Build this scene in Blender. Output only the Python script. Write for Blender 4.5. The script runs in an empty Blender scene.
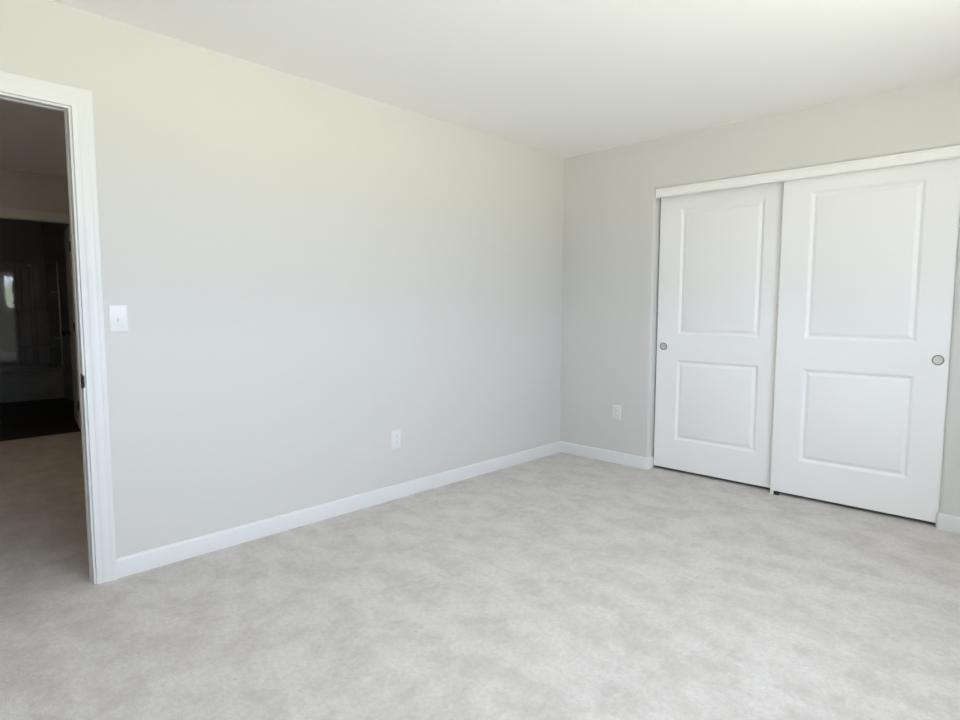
import bpy, bmesh, math, random
from mathutils import Vector, Matrix
random.seed(7)
C = bpy.context.scene.collection
S = bpy.context.scene

# ------------------------------------------------------------------ camera
cam_data = bpy.data.cameras.new('camera')
cam_data.sensor_width = 36.0
cam_data.lens = 600.75 / 960 * 36.0
cam_data.clip_start = 0.02
cam = bpy.data.objects.new('camera', cam_data)
C.objects.link(cam)
yaw, pitch, roll = math.radians(43.7288), math.radians(-4.9133), math.radians(0.1506)
fwd = Vector((-math.sin(yaw) * math.cos(pitch), math.cos(yaw) * math.cos(pitch), math.sin(pitch)))
rt = fwd.cross(Vector((0, 0, 1))).normalized()
up = rt.cross(fwd)
r2 = rt * math.cos(roll) + up * math.sin(roll)
u2 = -rt * math.sin(roll) + up * math.cos(roll)
M = Matrix((r2, u2, -fwd)).transposed().to_4x4()
M.translation = Vector((2.9885, -4.1129, 1.2153))
cam.matrix_world = M
S.camera = cam

# ------------------------------------------------------------------ world: hazy sky over pale sunlit ground
SKY = 12.3
GROUND = (1.36, 1.31, 1.15)
SKYCOL = (1.04, 1.15, 1.46)
world = bpy.data.worlds.new('sky')
S.world = world
world.use_nodes = True
wn = world.node_tree.nodes
wl = world.node_tree.links
wn.clear()
wo = wn.new('ShaderNodeOutputWorld')
wb = wn.new('ShaderNodeBackground')
wb.inputs['Strength'].default_value = SKY
tc = wn.new('ShaderNodeTexCoord')
sx = wn.new('ShaderNodeSeparateXYZ')
nz = wn.new('ShaderNodeTexNoise')
nz.inputs['Scale'].default_value = 9.0
nz.inputs['Detail'].default_value = 5.0
ma = wn.new('ShaderNodeMath')
ma.operation = 'MULTIPLY_ADD'
ma.inputs[1].default_value = 0.16
mb = wn.new('ShaderNodeMath')
mb.operation = 'ADD'
rp = wn.new('ShaderNodeValToRGB')
cr = rp.color_ramp
cr.elements[0].position = 0.0
cr.elements[0].color = (*GROUND, 1)
cr.elements[1].position = 1.0
cr.elements[1].color = (*SKYCOL, 1)
for p, c in ((0.485, GROUND), (0.497, (0.42, 0.45, 0.36)), (0.52, (0.42, 0.46, 0.40)), (0.53, SKYCOL)):
    e = cr.elements.new(p)
    e.color = (*c, 1)
mr = wn.new('ShaderNodeMapRange')
mr.inputs['From Min'].default_value = -1
mr.inputs['From Max'].default_value = 1
wl.new(tc.outputs['Generated'], sx.inputs[0])
wl.new(tc.outputs['Generated'], nz.inputs['Vector'])
wl.new(sx.outputs['Z'], mr.inputs['Value'])
wl.new(nz.outputs['Fac'], ma.inputs[0])
ma.inputs[2].default_value = -0.08
wl.new(mr.outputs['Result'], mb.inputs[0])
wl.new(ma.outputs[0], mb.inputs[1])
wl.new(mb.outputs[0], rp.inputs['Fac'])
wl.new(rp.outputs['Color'], wb.inputs['Color'])
wl.new(wb.outputs[0], wo.inputs['Surface'])

# the double window the daylight comes through, in the right wall
RX, RY, WT = 3.65, -4.75, 0.14
WZ0, WZ1 = 1.16, 2.13
WINDOWS = (('x', -4.12, -1.45),)
for ax_, lo_, hi_ in WINDOWS:
    d = bpy.data.lights.new('window_portal', 'AREA')
    d.shape = 'RECTANGLE'
    d.cycles.is_portal = True
    o = bpy.data.objects.new('window_portal', d)
    C.objects.link(o)
    mid, zc = (lo_ + hi_) / 2, (WZ0 + WZ1) / 2
    if ax_ == 'x':
        d.size, d.size_y = WZ1 - WZ0, hi_ - lo_
        o.location, o.rotation_euler = (RX + WT - 0.005, mid, zc), (0, math.pi / 2, 0)
    else:
        d.size, d.size_y = hi_ - lo_, WZ1 - WZ0
        o.location, o.rotation_euler = (mid, RY - WT + 0.005, zc), (math.pi / 2, 0, 0)

S.view_settings.view_transform = 'Standard'
S.view_settings.look = 'None'
S.view_settings.gamma = 1.0
S.view_settings.use_curve_mapping = False
S.view_settings.exposure = 0.0
try:
    S.cycles.use_denoising = True
    S.cycles.max_bounces = 24
    S.cycles.diffuse_bounces = 16
    S.cycles.glossy_bounces = 8
    S.cycles.transparent_max_bounces = 16
    S.cycles.sample_clamp_indirect = 0.0
except Exception:
    pass


# ------------------------------------------------------------------ materials
def mat(name, col, rough=0.5, metal=0.0, bump=None, spec=0.5, var=None):
    """bump = (scale, strength, distance); var = (scale, other colour, detail)"""
    m = bpy.data.materials.new(name)
    m.use_nodes = True
    nt = m.node_tree
    b = nt.nodes['Principled BSDF']
    b.inputs['Base Color'].default_value = (*col, 1)
    b.inputs['Roughness'].default_value = rough
    b.inputs['Metallic'].default_value = metal
    b.inputs['Specular IOR Level'].default_value = spec
    geo = nt.nodes.new('ShaderNodeTexCoord')
    if var:
        n = nt.nodes.new('ShaderNodeTexNoise')
        n.inputs['Scale'].default_value = var[0]
        n.inputs['Detail'].default_value = var[2]
        mx = nt.nodes.new('ShaderNodeMix')
        mx.data_type = 'RGBA'
        mx.inputs['A'].default_value = (*col, 1)
        mx.inputs['B'].default_value = (*var[1], 1)
        nt.links.new(geo.outputs['Object'], n.inputs['Vector'])
        nt.links.new(n.outputs['Fac'], mx.inputs['Factor'])
        nt.links.new(mx.outputs['Result'], b.inputs['Base Color'])
    if bump:
        n = nt.nodes.new('ShaderNodeTexNoise')
        n.inputs['Scale'].default_value = bump[0]
        n.inputs['Detail'].default_value = 4.0
        bp = nt.nodes.new('ShaderNodeBump')
        bp.inputs['Strength'].default_value = bump[1]
        bp.inputs['Distance'].default_value = bump[2]
        nt.links.new(geo.outputs['Object'], n.inputs['Vector'])
        nt.links.new(n.outputs['Fac'], bp.inputs['Height'])
        nt.links.new(bp.outputs['Normal'], b.inputs['Normal'])
    return m


WALL = mat('greige_wall_paint', (0.622, 0.616, 0.594), 0.62, bump=(140, 0.12, 0.0015), spec=0.35)
CEIL = mat('white_ceiling_texture', (0.91, 0.905, 0.89), 0.8, bump=(34, 0.25, 0.003), spec=0.2)
TRIM = mat('white_semi_gloss_trim', (0.70, 0.71, 0.71), 0.42, spec=0.45)
DOORW = mat('white_satin_door_paint', (0.83, 0.83, 0.825), 0.42, bump=(220, 0.05, 0.0006), spec=0.4)
PLATE = mat('white_plastic', (0.71, 0.72, 0.715), 0.35)
SLOT = mat('grey_slot', (0.16, 0.16, 0.155), 0.6)
NICKEL = mat('satin_nickel', (0.66, 0.645, 0.61), 0.36, 0.75)
NICKELD = mat('dark_nickel_ring', (0.25, 0.245, 0.23), 0.38, 0.8)
BRONZE = mat('dark_hinge_metal', (0.10, 0.095, 0.09), 0.4, 0.9)
VINYL = mat('dark_vinyl_plank', (0.035, 0.028, 0.022), 0.45, var=(3.0, (0.05, 0.04, 0.03), 4.0))
ACRYL = mat('glossy_acrylic', (0.60, 0.62, 0.64), 0.025, bump=(5.0, 0.03, 0.01), spec=0.8)
LAMPG = mat('added_lamp_glow', (0.9, 0.85, 0.75), 0.3)
LAMPG.node_tree.nodes['Principled BSDF'].inputs['Emission Color'].default_value = (1.0, 0.66, 0.38, 1)
LAMPG.node_tree.nodes['Principled BSDF'].inputs['Emission Strength'].default_value = 18.0  # warm glow of the added, unseen hall lamp
RUBBER = mat('black_nylon', (0.02, 0.02, 0.02), 0.5)


def carpet_material():
    m = bpy.data.materials.new('cut_pile_carpet')
    m.use_nodes = True
    nt = m.node_tree
    N, L = nt.nodes, nt.links
    b = N['Principled BSDF']
    b.inputs['Roughness'].default_value = 0.95
    b.inputs['Specular IOR Level'].default_value = 0.1
    b.inputs['Sheen Weight'].default_value = 0.15
    b.inputs['Sheen Roughness'].default_value = 0.5
    t = N.new('ShaderNodeTexCoord')

    def noise(scale, detail, rough=0.5, dist=0.0, stretch=None):
        n = N.new('ShaderNodeTexNoise')
        n.inputs['Scale'].default_value = scale
        n.inputs['Detail'].default_value = detail
        n.inputs['Roughness'].default_value = rough
        n.inputs['Distortion'].default_value = dist
        if stretch:
            mp = N.new('ShaderNodeMapping')
            mp.inputs['Scale'].default_value = stretch
            mp.inputs['Rotation'].default_value = (0, 0, 0.6)
            L.new(t.outputs['Object'], mp.inputs['Vector'])
            L.new(mp.outputs['Vector'], n.inputs['Vector'])
        else:
            L.new(t.outputs['Object'], n.inputs['Vector'])
        return n

    def ramp(src, a, c):
        r = N.new('ShaderNodeMapRange')
        r.inputs['From Min'].default_value = a
        r.inputs['From Max'].default_value = c
        L.new(src, r.inputs['Value'])
        return r.outputs['Result']

    def mix(fac, a, c, ft=None):
        x = N.new('ShaderNodeMix')
        x.data_type = 'RGBA'
        for k, v in (('A', a), ('B', c)):
            if isinstance(v, tuple):
                x.inputs[k].default_value = (*v, 1)
            else:
                L.new(v, x.inputs[k])
        if ft:
            mu = N.new('ShaderNodeMath')
            mu.operation = 'MULTIPLY'
            mu.inputs[1].default_value = ft
            L.new(fac, mu.inputs[0])
            fac = mu.outputs[0]
        L.new(fac, x.inputs['Factor'])
        return x.outputs['Result']

    # brushed patches where the pile leans one way or the other
    patch = ramp(noise(4.2, 4.5, 0.58, 0.25, (1.0, 1.5, 1)).outputs['Fac'], 0.41, 0.60)
    patch2 = ramp(noise(11.0, 4.0, 0.62, 0.3, (1.7, 1.0, 1)).outputs['Fac'], 0.40, 0.62)
    tuft = ramp(noise(210, 3.0, 0.7).outputs['Fac'], 0.30, 0.70)
    grain = ramp(noise(48, 5.0, 0.8).outputs['Fac'], 0.36, 0.64)
    c = mix(patch, (0.565, 0.532, 0.500), (0.705, 0.677, 0.647))
    c = mix(patch2, c, (0.745, 0.714, 0.684), 0.48)
    c = mix(grain, c, (0.42, 0.38, 0.345), 0.42)
    c = mix(tuft, c, (0.40, 0.37, 0.34), 0.26)
    fleck = ramp(noise(30, 2.0, 0.5).outputs['Fac'], 0.74, 0.80)
    c = mix(fleck, c, (0.20, 0.17, 0.14), 0.45)
    L.new(c, b.inputs['Base Color'])
    b1 = N.new('ShaderNodeBump')
    b1.inputs['Strength'].default_value = 0.6
    b1.inputs['Distance'].default_value = 0.006
    L.new(noise(170, 4.0, 0.7).outputs['Fac'], b1.inputs['Height'])
    b2 = N.new('ShaderNodeBump')
    b2.inputs['Strength'].default_value = 0.35
    b2.inputs['Distance'].default_value = 0.02
    L.new(noise(26, 5.0, 0.7, 0.5).outputs['Fac'], b2.inputs['Height'])
    L.new(b1.outputs['Normal'], b2.inputs['Normal'])
    L.new(b2.outputs['Normal'], b.inputs['Normal'])
    return m


CARPET = carpet_material()


def glass_material():
    m = bpy.data.materials.new('window_glass')
    m.use_nodes = True
    nt = m.node_tree
    nt.nodes.remove(nt.nodes['Principled BSDF'])
    o = nt.nodes['Material Output']
    tr = nt.nodes.new('ShaderNodeBsdfTransparent')
    tr.inputs['Color'].default_value = (0.95, 0.97, 0.96, 1)
    gl = nt.nodes.new('ShaderNodeBsdfGlossy')
    gl.inputs['Roughness'].default_value = 0.02
    mx = nt.nodes.new('ShaderNodeMixShader')
    mx.inputs['Fac'].default_value = 0.06
    nt.links.new(tr.outputs[0], mx.inputs[1])
    nt.links.new(gl.outputs[0], mx.inputs[2])
    nt.links.new(mx.outputs[0], o.inputs['Surface'])
    return m


GLASS = glass_material()


# ------------------------------------------------------------------ mesh helpers
def obj(name, bm, material, parent=None, smooth=False, bevel=0.0, segs=2):
    bmesh.ops.recalc_face_normals(bm, faces=bm.faces[:])
    me = bpy.data.meshes.new(name)
    bm.to_mesh(me)
    bm.free()
    me.materials.append(material)
    o = bpy.data.objects.new(name, me)
    C.objects.link(o)
    if parent:
        o.parent = parent
    if smooth:
        for p in me.polygons:
            p.use_smooth = True
        try:
            me.set_sharp_from_angle(angle=math.radians(smooth if smooth is not True else 40))
        except Exception:
            pass
    if bevel:
        md = o.modifiers.new('bevel', 'BEVEL')
        md.width = bevel
        md.segments = segs
        md.limit_method = 'ANGLE'
        md.angle_limit = math.radians(40)
    return o


def box(bm, x0, x1, y0, y1, z0, z1):
    v = [bm.verts.new((x, y, z)) for x in (x0, x1) for y in (y0, y1) for z in (z0, z1)]
    for f in ((0, 1, 3, 2), (4, 6, 7, 5), (0, 4, 5, 1), (2, 3, 7, 6), (0, 2, 6, 4), (1, 5, 7, 3)):
        bm.faces.new([v[i] for i in f])
    return bm


def loft(bm, rings, closed=True, caps=True):
    R = [[bm.verts.new(p) for p in ring] for ring in rings]
    n = len(R[0])
    for a, b in zip(R, R[1:]):
        for i in range(n if closed else n - 1):
            j = (i + 1) % n
            bm.faces.new((a[i], a[j], b[j], b[i]))
    if caps:
        bm.faces.new(R[0])
        bm.faces.new(R[-1][::-1])
    return bm


def prism(bm, poly, z0, z1):
    return loft(bm, [[(x, y, z0) for x, y in poly], [(x, y, z1) for x, y in poly]])


def lathe(bm, prof, axis_fn, n=40, caps=True):
    """prof: (radius, height) pairs; axis_fn(cos*r, sin*r, h) -> point"""
    rings = [[axis_fn(r * math.cos(2 * math.pi * i / n), r * math.sin(2 * math.pi * i / n), h) for i in range(n)] for r, h in prof]
    return loft(bm, rings, True, caps)


def empty(name, loc, label, cat, group=None, rotz=0.0):
    o = bpy.data.objects.new(name, None)
    o.empty_display_size = 0.1
    o.location = loc
    o.rotation_euler = (0, 0, rotz)
    C.objects.link(o)
    return tag(o, label, cat, group)


def tag(o, label, cat, group=None):
    o['label'] = label
    o['category'] = cat
    o['kind'] = 'thing'
    if group:
        o['group'] = group
    return o


def struct(name, bm, m, label, cat, **k):
    o = obj(name, bm, m, **k)
    o['kind'] = 'structure'
    o['label'] = label
    o['category'] = cat
    return o


def bm_():
    return bmesh.new()


# ------------------------------------------------------------------ room shell
H = 2.44
T = 0.064                       # stud wall thickness
HX = -3.85                      # hall side of the bathroom wall
OL, OR_, OTOP, TB = 0.817, 2.5828, 2.084, 0.115   # closet opening
BR = 0.019                      # rounded corner bead
DJ0, DJ1, DTOP = -4.255, -3.4425, 2.0310   # bedroom doorway between jamb faces
BJ0, BJ1, BTOP = -3.43, -2.610, 2.012      # bathroom doorway

b = bm_()
box(b, HX - 0.02, RX, -5.6, 0.75, -0.12, 0.0)
struct('floor', b, CARPET, 'pale grey-beige cut pile carpet running from bedroom into hall', 'carpet')
b = bm_()
box(b, HX - 3.65, HX - 0.02, -3.95, -2.05, -0.12, -0.002)
struct('floor_bathroom', b, VINYL, 'dark floor of the bathroom beyond the hall', 'floor')
b = bm_()
box(b, -7.5, RX + T, -5.6, 0.9, H, H + 0.1)
struct('ceiling', b, CEIL, 'white textured ceiling', 'ceiling')


def slab_with_hole(x0, x1, ya, yb, h0, h1, htop):
    """wall in the y direction with a doorway h0..h1"""
    bm = bm_()
    rings = []
    outline = [(ya, 0), (h0, 0), (h0, htop), (h1, htop), (h1, 0), (yb, 0), (yb, H), (ya, H)]
    for x in (x0, x1):
        rings.append([(x, y, z) for y, z in outline])
    return loft(bm, rings)


b = slab_with_hole(-T, 0, RY - T, 0.0, DJ0 - 0.018, DJ1 + 0.018, DTOP + 0.018)
struct('wall_left', b, WALL, 'greige painted wall with the open doorway to the hall', 'wall')

# back wall around the closet opening, with bullnose corner beads
b = bm_()


def arc(cx, cy, r, a0, a1, n=7):
    return [(cx + r * math.cos(math.radians(a0 + (a1 - a0) * i / n)), cy + r * math.sin(math.radians(a0 + (a1 - a0) * i / n))) for i in range(n + 1)]


e_ = 0.004
ZB = OTOP + BR + e_
prism(b, [(-T, 0.0), (OL - BR - e_, 0.0)] + arc(OL - BR, BR, BR, -90, 0) + [(OL, BR + e_), (OL, TB), (-T, TB)], 0, ZB)
prism(b, [(OR_, BR + e_)] + arc(OR_ + BR, BR, BR, 180, 270) + [(OR_ + BR + e_, 0.0), (RX + T, 0.0), (RX + T, TB), (OR_, TB)], 0, ZB)
# lintel: the same bead along its lower edge
pr = [(BR + e_, OTOP)] + [(BR + BR * math.cos(math.radians(a)), OTOP + BR + BR * math.sin(math.radians(a))) for a in range(270, 179, -15)]
loft(b, [[(x, y, z) for y, z in pr] + [(x, 0.0, ZB), (x, TB, ZB), (x, TB, OTOP)] for x in (OL, OR_)])
box(b, -T, RX + T, 0.0, TB, ZB, H)
struct('wall_back', b, WALL, 'greige painted wall around the closet opening', 'wall', smooth=35)

def window_wall(name, ax_, lo, hi, label):
    bm = bm_()

    def piece(p, q, z0, z1):
        if ax_ == 'x':
            box(bm, RX, RX + WT, p, q, z0, z1)
        else:
            box(bm, p, q, RY - WT, RY, z0, z1)
    c = lo
    for a_, p, q in WINDOWS:
        if a_ == ax_:
            piece(c, p, 0, H)
            piece(p, q, 0, WZ0)
            piece(p, q, WZ1, H)
            c = q
    piece(c, hi, 0, H)
    return struct(name, bm, WALL, label, 'wall')


window_wall('wall_right', 'x', RY - WT, 0.0, 'greige wall with the window')
window_wall('wall_front', 'y', 0.0, RX, 'plain greige wall behind the camera')

# closet interior
b = bm_()
box(b, 0.3, 3.3, 0.75, 0.85, 0, H)
box(b, 0.2, 0.3, TB, 0.85, 0, H)
box(b, 3.2, 3.3, TB, 0.75, 0, H)
struct('wall_closet', b, WALL, 'inside of the closet', 'wall')

# windows
for k, (ax_, lo, hi) in enumerate(WINDOWS):
    def wbox(bm, p, q, z0, z1, d0, d1):
        """p..q along the wall, d0..d1 outwards from the room face"""
        if ax_ == 'x':
            box(bm, RX + d0, RX + d1, p, q, z0, z1)
        else:
            box(bm, p, q, RY - d1, RY - d0, z0, z1)
    b = bm_()
    fw = 0.05
    for p, q, z0, z1 in ((lo, lo + fw, WZ0, WZ1), (hi - fw, hi, WZ0, WZ1), (lo, hi, WZ0, WZ0 + fw), (lo, hi, WZ1 - fw, WZ1)) + (((((lo + hi) / 2 - 0.03, (lo + hi) / 2 + 0.03, WZ0, WZ1),) if hi - lo > 1 else ())):
        wbox(b, p, q, z0, z1, 0.06, 0.12)
    win = struct('window_%d' % (k + 1), b, TRIM, 'white framed double window in the right wall', 'window')
    b = bm_()
    wbox(b, lo + 0.02, hi - 0.02, WZ0 + 0.02, WZ1 - 0.02, 0.088, 0.092)
    obj('pane', b, GLASS, win)
    b = bm_()
    wbox(b, lo - 0.03, hi + 0.03, WZ0 - 0.02, WZ0, -0.03, 0.06)
    obj('window_sill', b, TRIM, win, bevel=0.004)

# ------------------------------------------------------------------ hall and bathroom shell
b = bm_()
box(b, HX, -T, -5.6, -5.5, 0, H)
box(b, -T, 0, -5.6, RY - T, 0, H)
struct('wall_hall_left', b, WALL, 'hall wall left of the doorway', 'wall')
b = bm_()
box(b, HX - T, -T, -2.1, -2.0, 0, H)
struct('wall_hall_right', b, WALL, 'hall wall right of the bathroom door', 'wall')
b = slab_with_hole(HX - T, HX, -5.6, -2.1, BJ0 - 0.018, BJ1 + 0.018, BTOP + 0.018)
struct('wall_hall_far', b, WALL, 'hall wall around the bathroom doorway', 'wall')
BY0, BY1, BX = -3.80, -2.17, -7.42
b = bm_()
box(b, BX - 0.1, HX - T, BY0 - 0.1, BY0, 0, H)
struct('wall_bath_left', b, WALL, 'left wall of the bathroom', 'wall')
b = bm_()
box(b, BX - 0.1, HX - T, BY1, BY1 + 0.05, 0, H)
struct('wall_bath_right', b, WALL, 'right wall of the bathroom', 'wall')
b = bm_()
box(b, BX - 0.1, BX, BY0, BY1, 0, H)
struct('wall_bath_far', b, WALL, 'wall behind the bathtub', 'wall')

# added lamp, out of view, to warm and brighten the dim hall
hl = empty('added_hall_lamp', (-2.2, -4.95, H), 'added round ceiling lamp, out of view, that warms and brightens the hall', 'ceiling lamp')
b = bm_()
lathe(b, [(0.15, 0.0), (0.15, -0.02), (0.142, -0.026), (0.0, -0.026)][:3], lambda a, c, h: (a, c, h), 40)
obj('base_ring', b, NICKEL, hl, smooth=40)
b = bm_()
lathe(b, [(0.138, -0.024), (0.134, -0.05), (0.115, -0.078), (0.08, -0.098), (0.03, -0.108), (0.001, -0.109)], lambda a, c, h: (a, c, h), 40)
obj('lamp_shade', b, LAMPG, hl, smooth=60)

# ------------------------------------------------------------------ baseboards
BH, BT = 0.091, 0.012
BPROF = [(0, 0), (BT, 0), (BT, BH - 0.014), (BT - 0.002, BH - 0.008), (BT - 0.005, BH - 0.003), (BT - 0.0085, BH), (0, BH)]   # (out, up)


def run(bm, path, prof):
    """sweep (out, up) profile along an xy path; 'out' is to the right of travel"""
    P = [Vector((x, y)) for x, y in path]
    nrm = []
    for a, c in zip(P, P[1:]):
        d = (c - a).normalized()
        nrm.append(Vector((d.y, -d.x)))
    rings = []
    for i, p in enumerate(P):
        if i == 0:
            m = nrm[0]
        elif i == len(P) - 1:
            m = nrm[-1]
        else:
            m = nrm[i - 1] + nrm[i]
            m = m / m.dot(nrm[i])
        rings.append([(p.x + m.x * o, p.y + m.y * o, z) for o, z in prof])
    return loft(bm, rings)


b = bm_()
run(b, [(0.0, DJ1 + 0.0850), (0.0, -BT)][::1], BPROF)
struct('baseboard_left', b, TRIM, 'white baseboard along the wall with the doorway', 'baseboard', smooth=35)
b = bm_()
run(b, [(0.0, 0.0)] + arc(OL - BR, BR, BR, -90, 0, 5) + [(OL, 0.067)], BPROF)
struct('baseboard_back', b, TRIM, 'short white baseboard left of the closet', 'baseboard', smooth=35)
b = bm_()
run(b, [(OR_, 0.0225)] + arc(OR_ + BR, BR, BR, 180, 270, 5) + [(RX, 0.0)], BPROF)
struct('baseboard_closet_right', b, TRIM, 'white baseboard right of the closet', 'baseboard', smooth=35)
b = bm_()
run(b, [(RX, 0.0), (RX, RY)], BPROF)
run(b, [(RX, RY), (0, RY)], BPROF)
run(b, [(0, RY), (0, DJ0 - 0.084)], BPROF)
struct('baseboard_front', b, TRIM, 'white baseboard on the walls behind the camera', 'baseboard', smooth=35)
b = bm_()
run(b, [(HX, -5.5), (HX, BJ0 - 0.083)], BPROF)
run(b, [(HX, BJ1 + 0.083), (HX, -2.1)], BPROF)
struct('baseboard_hall', b, TRIM, 'white baseboard on the far hall wall', 'baseboard', smooth=35)

# ------------------------------------------------------------------ door casings and jambs
CW = 0.0768
CPROF = [(0, 0), (0, 0.0075), (0.0015, 0.0092), (0.010, 0.0104), (0.020, 0.0112), (0.024, 0.0124), (0.028, 0.0142), (0.040, 0.0152), (0.050, 0.0158),
         (0.0545, 0.0152), (0.058, 0.0160), (0.063, 0.0180), (0.0735, 0.0180), (CW, 0.0155), (CW, 0)]   # (across, out)


def casing(bm, x, s, j0, j1, top):
    """U of mitred casing on the wall face at x, standing out by s"""
    corner = [lambda u: (j1 + u, 0.0), lambda u: (j1 + u, top + u), lambda u: (j0 - u, top + u), lambda u: (j0 - u, 0.0)]
    rings = []
    for c in corner:
        ring = []
        for u, t in CPROF:
            y, z = c(u)
            ring.append((x + s * t, y, z))
        rings.append(ring)
    return loft(bm, rings)


def u_frame(bm, x0, x1, j0, j1, top, t):
    """three-sided lining of thickness t outside j0..j1"""
    o = [(j0, 0), (j0, top), (j1, top), (j1, 0), (j1 + t, 0), (j1 + t, top + t), (j0 - t, top + t), (j0 - t, 0)]
    return loft(bm, [[(x0, y, z) for y, z in o], [(x1, y, z) for y, z in o]])


RV = 0.0090
b = bm_()
casing(b, 0.0, 1, DJ0 - RV, DJ1 + RV, DTOP + RV)
casing(b, -T, -1, DJ0 - RV, DJ1 + RV, DTOP + RV)
dcas = struct('trim_1', b, TRIM, 'white moulded casing around the bedroom doorway', 'door casing', smooth=25)
b = bm_()
u_frame(b, -T, 0.0, DJ0, DJ1, DTOP, 0.0179)
djamb = obj('jamb', b, TRIM, dcas, bevel=0.0012)
b = bm_()
u_frame(b, -T, -0.036, DJ0 + 0.0025, DJ1 - 0.0025, DTOP - 0.0025, 0.0024)
obj('door_stop', b, TRIM, dcas, bevel=0.002)
# strike plate with its lip curling over the jamb edge
b = bm_()
box(b, -0.034, 0.0005, DJ1 - 0.0016, DJ1 + 0.0004, 0.868, 0.930)
prism(b, [(-0.0005, DJ1 - 0.0016)] + [(0.0005 + 0.006 * math.sin(math.radians(a)), DJ1 - 0.0016 + 0.006 * (1 - math.cos(math.radians(a)))) for a in range(10, 91, 20)]
      + [(0.0045, DJ1 + 0.0046), (0.0005, DJ1 + 0.0006)], 0.873, 0.925)
sp = obj('strike_plate', b, BRONZE, dcas)
sp['label'] = 'dark metal strike plate on the jamb edge'

b = bm_()
casing(b, HX, 1, BJ0 - RV, BJ1 + RV, BTOP + RV)
bcas = struct('trim_2', b, TRIM, 'white casing around the bathroom doorway across the hall', 'door casing', smooth=25)
b = bm_()
u_frame(b, HX - T, HX, BJ0, BJ1, BTOP, 0.0179)
obj('jamb', b, TRIM, bcas, bevel=0.0012)
b = bm_()
u_frame(b, HX - 0.045, HX - 0.02, BJ0 + 0.003, BJ1 - 0.003, BTOP - 0.003, 0.0029)
obj('door_stop', b, TRIM, bcas, bevel=0.002)


# ------------------------------------------------------------------ two-panel moulded doors
def panel_door(bm, w, h, th, panels):
    """front face towards -y at y=0, slab occupies x 0..w, z 0..h, y 0..th; moulded panels on the front face"""
    xs = sorted({0.0, w} | {p[0] for p in panels} | {p[1] for p in panels})
    zs = sorted({0.0, h} | {p[2] for p in panels} | {p[3] for p in panels})
    grid = {(i, k): bm.verts.new((x, 0.0, z)) for i, x in enumerate(xs) for k, z in enumerate(zs)}
    for i in range(len(xs) - 1):
        for k in range(len(zs) - 1):
            q = [grid[i, k], grid[i + 1, k], grid[i + 1, k + 1], grid[i, k + 1]]
            if any(abs(p[0] - xs[i]) < 1e-6 and abs(p[1] - xs[i + 1]) < 1e-6 and abs(p[2] - zs[k]) < 1e-6 and abs(p[3] - zs[k + 1]) < 1e-6 for p in panels):
                prev = q
                x0, x1, z0, z1 = xs[i], xs[i + 1], zs[k], zs[k + 1]
                for ins, dep in ((0.0025, 0.0008), (0.008, 0.0042), (0.016, 0.0105), (0.0195, 0.0122), (0.0225, 0.0122), (0.026, 0.0110), (0.040, 0.0036), (0.045, 0.0020)):
                    cur = [bm.verts.new(p) for p in ((x0 + ins, dep, z0 + ins), (x1 - ins, dep, z0 + ins), (x1 - ins, dep, z1 - ins), (x0 + ins, dep, z1 - ins))]
                    for s in range(4):
                        t = (s + 1) % 4
                        bm.faces.new((prev[s], prev[t], cur[t], cur[s]))
                    prev = cur
                bm.faces.new(prev)
            else:
                bm.faces.new(q)
    nx, nz_ = len(xs) - 1, len(zs) - 1
    border = [grid[i, 0] for i in range(nx + 1)] + [grid[nx, k] for k in range(1, nz_ + 1)] + [grid[i, nz_] for i in range(nx - 1, -1, -1)] + [grid[0, k] for k in range(nz_ - 1, 0, -1)]
    back = [bm.verts.new((v.co.x, th, v.co.z)) for v in border]
    n = len(border)
    for i in range(n):
        j = (i + 1) % n
        bm.faces.new((border[i], back[i], back[j], border[j]))
    bm.faces.new(back)
    return bm


DW, DZ0, DTH = 0.8925, 0.023, 0.034


def closet_door(x0, y0, label, pull_x):
    root = empty('sliding_closet_door', (x0, y0, DZ0), label, 'door', 'sliding closet doors')
    bm = bm_()
    panel_door(bm, DW, 2.048, DTH, [(0.160, 0.740, 0.221, 0.820), (0.160, 0.740, 1.003, 1.915)])
    obj('panel_slab', bm, DOORW, root, smooth=20, bevel=0.0016)
    bm = bm_()
    rim = lambda x, y, h: (pull_x + x, -h, 0.914 + y)
    lathe(bm, [(0.0285, -0.001), (0.0285, 0.0010), (0.0272, 0.0026), (0.0245, 0.0030), (0.0222, 0.0022), (0.0215, -0.0005)], rim, 48, False)
    pull = obj('finger_pull', bm, NICKELD, root, smooth=50)
    pull['label'] = 'round satin nickel finger pull'
    bm = bm_()
    lathe(bm, [(0.0218, 0.0006), (0.0195, 0.0004), (0.012, 0.0011), (0.0115, 0.0015), (0.010, 0.0010), (0.004, 0.0006), (0.0035, 0.0012), (0.0005, 0.0014)], rim, 48, True)
    obj('cup', bm, NICKEL, pull, smooth=30)
    return root


closet_door(0.829, 0.069, 'white two-panel closet door behind the other, pull at its left edge', 0.0545)
closet_door(1.690, 0.024, 'white two-panel closet door overlapping in front, pull at its right edge', 0.841)

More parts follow.
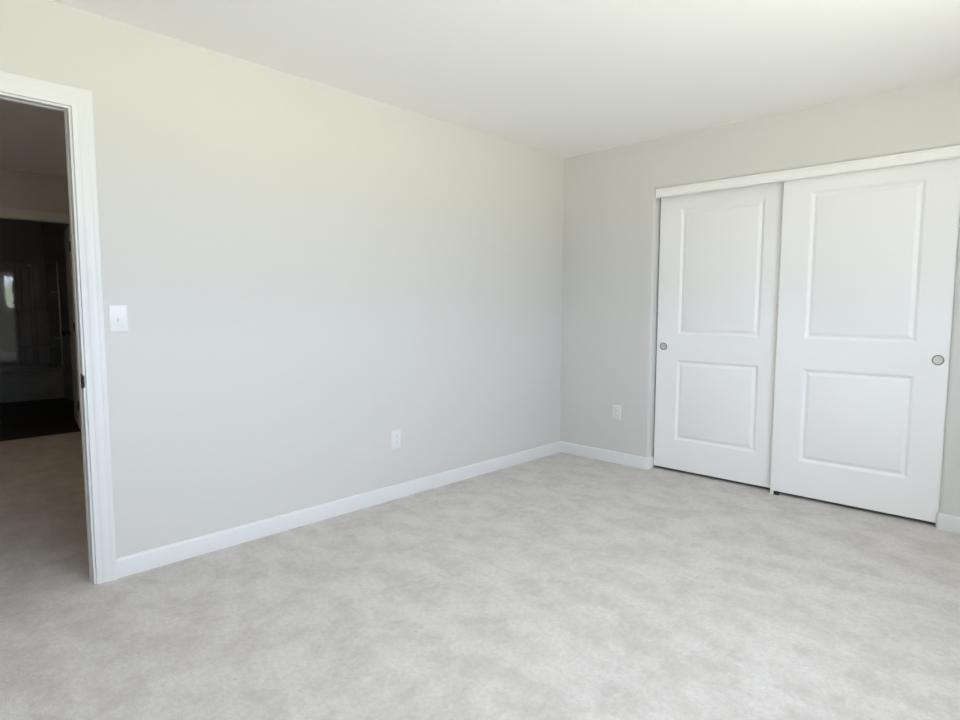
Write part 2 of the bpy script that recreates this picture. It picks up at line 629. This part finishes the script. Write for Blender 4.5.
# fascia board over the sliding track
b = bm_()
FP = [(0.0, 2.0175), (-0.008, 2.0175), (-0.0125, 2.0195), (-0.0140, 2.0230), (-0.0125, 2.0265), (-0.0095, 2.0290), (-0.0100, 2.040),
      (-0.0115, 2.052), (-0.0125, 2.062), (-0.0105, 2.0645), (-0.0110, 2.068), (-0.0145, 2.0725), (-0.0145, 2.0785), (-0.0120, 2.0810), (0.0, 2.0810), (0.006, 2.0810), (0.006, 2.0175)]
loft(b, [[(x, y, z) for y, z in FP] for x in (0.829, OR_ - 0.004)])
fas = obj('closet_track_fascia', b, DOORW, smooth=25)
tag(fas, 'long white moulded fascia board above the two closet doors', 'trim board')
b = bm_()
box(b, OL + 0.004, OR_ - 0.004, 0.03, 0.11, 2.074, 2.0835)
trk = tag(obj('sliding_track', b, NICKEL), 'metal sliding door track hidden above the closet doors', 'track')

# floor guide between the two doors
g = empty('door_floor_guide', (1.700, 0.045, 0), 'small white plastic guide on carpet where the closet doors overlap', 'door guide')
b = bm_()
box(b, -0.006, 0.014, -0.028, 0.052, 0.0, 0.006)
prism(b, [(-0.008, -0.030), (0.014, -0.030), (0.014, -0.0235), (-0.008, -0.0235)], 0.0, 0.0235)
obj('bracket', b, PLATE, g, bevel=0.0015)
b = bm_()
box(b, 0.0145, 0.046, -0.030, -0.019, 0.001, 0.021)
obj('glide', b, RUBBER, g, bevel=0.001)


# ------------------------------------------------------------------ outlets and switch
def wall_plate(bm, w, h, t=0.0055):
    """plate in local xz facing -y with a softly domed edge"""
    rings = []
    for ins, y in ((0, 0.0), (0.0, -0.0018), (0.0025, -0.004), (0.0065, -t), ):
        a, c = w / 2 - ins, h / 2 - ins
        r = 0.004
        ring = []
        for cx, cz, s in ((a - r, c - r, 0), (-a + r, c - r, 90), (-a + r, -c + r, 180), (a - r, -c + r, 270)):
            for k in range(4):
                an = math.radians(s + 30 * k)
                ring.append((cx + r * math.cos(an), y, cz + r * math.sin(an)))
        rings.append(ring)
    return loft(bm, rings)


def screw(root, x, z, y=-0.0055):
    bm = bm_()
    lathe(bm, [(0.0032, 0.0), (0.0030, 0.0008), (0.0018, 0.0012)], lambda a, c, h: (x + a, y - h, z + c), 16)
    obj('screw', bm, PLATE, root, smooth=40)


def outlet(loc, rotz, label):
    root = empty('wall_outlet', loc, label, 'outlet', 'duplex wall outlets', rotz)
    bm = bm_()
    wall_plate(bm, 0.074, 0.118)
    obj('cover_plate', bm, PLATE, root, smooth=30)
    for s in (-1, 1):
        bm = bm_()
        ring = []
        for k in range(28):
            an = 2 * math.pi * k / 28
            ring.append((max(-0.0145, min(0.0145, 0.0172 * math.cos(an))), 0.0142 * math.sin(an) + s * 0.0195))
        loft(bm, [[(x, -0.0052, z) for x, z in ring], [(x, -0.0072, z) for x, z in ring]])
        rc = obj('receptacle', bm, PLATE, root, bevel=0.0006)
        bm = bm_()
        for sx_, hh in ((-0.0062, 0.0038), (0.0062, 0.0046)):
            box(bm, sx_ - 0.0009, sx_ + 0.0009, -0.0075, -0.0070, s * 0.0195 + 0.003 - hh, s * 0.0195 + 0.003 + hh)
        lathe(bm, [(0.0023, -0.0070), (0.0023, -0.0075)], lambda a, c, h: (a, h, s * 0.0195 - 0.0075 + c), 14)
        obj('slots', bm, SLOT, rc)
    screw(root, 0, 0)
    return root


outlet((0.0, -1.760, 0.385), math.pi / 2, 'white duplex outlet low on the wall with the doorway')
outlet((0.540, 0.0, 0.402), 0.0, 'white duplex outlet low on the short wall left of the closet')

sw = empty('light_switch', (0.0, -3.2975, 1.167), 'white toggle light switch on the wall beside the doorway casing', 'light switch', None, math.pi / 2)
b = bm_()
wall_plate(b, 0.076, 0.120)
obj('cover_plate', b, PLATE, sw, smooth=30)
b = bm_()
box(b, -0.0055, 0.0055, -0.0062, -0.0050, -0.0125, 0.0125)
obj('toggle_frame', b, PLATE, sw, bevel=0.0005)
b = bm_()
loft(b, [[(x, -0.005, z) for x, z in ((-0.004, -0.006), (0.004, -0.006), (0.004, 0.004), (-0.004, 0.004))],
         [(x, -0.0150, z - 0.010) for x, z in ((-0.0032, -0.005), (0.0032, -0.005), (0.0032, 0.0005), (-0.0032, 0.0005))]])
obj('toggle', b, PLATE, sw, bevel=0.0008)
for z in (-0.030, 0.030):
    screw(sw, 0, z)

# ------------------------------------------------------------------ bathroom things
# door standing open against the right, hinged on the right jamb
bd = empty('open_bathroom_door', (HX - T - 0.004, BJ1 - 0.002, 0.012), 'white bathroom door swung open inside the dark doorway across the hall', 'door', None, math.radians(180 - 9))
b = bm_()
box(b, 0.0, 0.760, -0.035, 0.0, 0.0, 1.995)
obj('panel_slab', b, DOORW, bd, bevel=0.002)
b = bm_()
lathe(b, [(0.031, 0.0), (0.031, 0.006), (0.012, 0.010), (0.011, 0.036), (0.020, 0.044), (0.027, 0.054), (0.026, 0.064), (0.014, 0.070)], lambda a, c, h: (0.70 + a, h, 0.93 + c), 28)
obj('door_knob', b, BRONZE, bd, smooth=40)
for z in (1.80, 1.02, 0.25):
    b = bm_()
    box(b, HX - T + 0.001, HX - 0.046, BJ1 - 0.0022, BJ1 + 0.0005, z - 0.045, z + 0.045)
    lathe(b, [(0.006, z - 0.047), (0.006, z + 0.047)], lambda a, c, h: (HX - T - 0.004 + a, BJ1 - 0.004 + c, h), 14)
    h = obj('hinge', b, BRONZE, bcas)
    h['label'] = 'dark metal hinge on the bathroom door jamb'

# bathtub across the far end
TX0, TX1 = -7.405, -6.60
tub = empty('bathtub', ((TX0 + TX1) / 2, (BY0 + BY1) / 2, 0), 'white alcove bathtub at the far end of the dark bathroom', 'bathtub')
ty = (BY1 - BY0) / 2 - 0.004
tx = (TX1 - TX0) / 2


def rrect(a, c, r, z, n=6, ox=0.0, oy=0.0):
    pts = []
    for cx, cy, s in ((a - r, c - r, 0), (-a + r, c - r, 90), (-a + r, -c + r, 180), (a - r, -c + r, 270)):
        for k in range(n + 1):
            an = math.radians(s + 90 * k / n)
            pts.append((ox + cx + r * math.cos(an), oy + cy + r * math.sin(an), z))
    return pts


b = bm_()
loft(b, [rrect(tx - 0.03, ty, 0.01, 0.0), rrect(tx - 0.03, ty, 0.01, 0.36), rrect(tx - 0.006, ty, 0.012, 0.385), rrect(tx, ty, 0.014, 0.405), rrect(tx - 0.008, ty - 0.004, 0.016, 0.418),
         rrect(tx - 0.06, ty - 0.05, 0.10, 0.420), rrect(tx - 0.08, ty - 0.07, 0.12, 0.405), rrect(tx - 0.12, ty - 0.14, 0.14, 0.20), rrect(tx - 0.17, ty - 0.22, 0.12, 0.085), rrect(tx - 0.24, ty - 0.3, 0.10, 0.075)])
obj('tub_shell', b, ACRYL, tub, smooth=40)
b = bm_()
loft(b, [[(tx - 0.031, y, z) for y, z in ((-ty + 0.10, 0.06), (ty - 0.10, 0.06), (ty - 0.10, 0.33), (-ty + 0.10, 0.33))],
         [(tx - 0.018, y, z) for y, z in ((-ty + 0.14, 0.09), (ty - 0.14, 0.09), (ty - 0.14, 0.30), (-ty + 0.14, 0.30))]])
obj('apron_panel', b, ACRYL, tub, bevel=0.006)

# moulded surround standing on the tub rim
sur = empty('tub_surround', (-7.36, -2.6, 0.424), 'glossy moulded tub surround with corner shelves above the bathtub', 'tub surround')
OX, OY, OZ = -7.36, -2.6, 0.424


def L_(x, y, z):
    return (x - OX, y - OY, z - OZ)


b = bm_()
YA, YM = BY1 - 0.014, -3.05
xm = -7.36 - 0.136 * (-2.70 - YM)          # made-up splay, angled so the glossy back mirrors the bedroom window
xa = -7.36 + 0.136 * (YA + 2.70)
for (ya, x_a, yb, x_b) in ((YA, xa, YM, xm), (YM, xm, BY0 + 0.02, xm)):
    loft(b, [[L_(x_a, ya, z), L_(x_b, yb, z), L_(x_b - 0.010, yb, z), L_(x_a - 0.010, ya, z)] for z in (OZ, 1.815)])
obj('back_panel', b, ACRYL, sur)
for yy in (BY1, BY0 + 0.014):
    b = bm_()
    box(b, -7.39 - OX, -6.625 - OX, yy - 0.013 - OY, yy - 0.001 - OY, 0.0, 1.815 - OZ)
    lathe(b, [(0.014, OZ), (0.014, 1.80), (0.006, 1.815)], lambda a, c, h: L_(-6.625 + a, yy - 0.012 + c * 0.8, h), 16)
    obj('end_panel', b, ACRYL, sur, bevel=0.003)
# corner column with shelves
b = bm_()
cy0 = BY1 - 0.014
for k, (px, py, rr) in enumerate(((-7.255, cy0 - 0.31, 0.034), (-7.240, cy0 - 0.17, 0.030))):
    lathe(b, [(rr, OZ), (rr, 1.79), (rr * 0.5, 1.80)], lambda a, c, h: L_(px - 0.065 + a, py + c, h), 20)
obj('corner_column', b, ACRYL, sur, smooth=40)
for z in (1.165, 0.690):
    b = bm_()
    poly = [L_(-7.315, cy0, 0)[:2]] + [L_(-7.325 + 0.30 * math.sin(math.radians(a)), cy0 - 0.36 * math.cos(math.radians(a)), 0)[:2] for a in range(0, 91, 10)]
    prism(b, poly, z - 0.022 - OZ, z - OZ)
    obj('corner_shelf', b, ACRYL, sur, bevel=0.006)
for z in (1.43, 0.815):
    b = bm_()
    poly = [L_(-6.88, cy0, 0)[:2], L_(-6.70, cy0, 0)[:2], L_(-6.72, cy0 - 0.06, 0)[:2], L_(-6.86, cy0 - 0.06, 0)[:2]]
    prism(b, poly, z - 0.02 - OZ, z - OZ)
    obj('soap_ledge', b, ACRYL, sur, bevel=0.006)
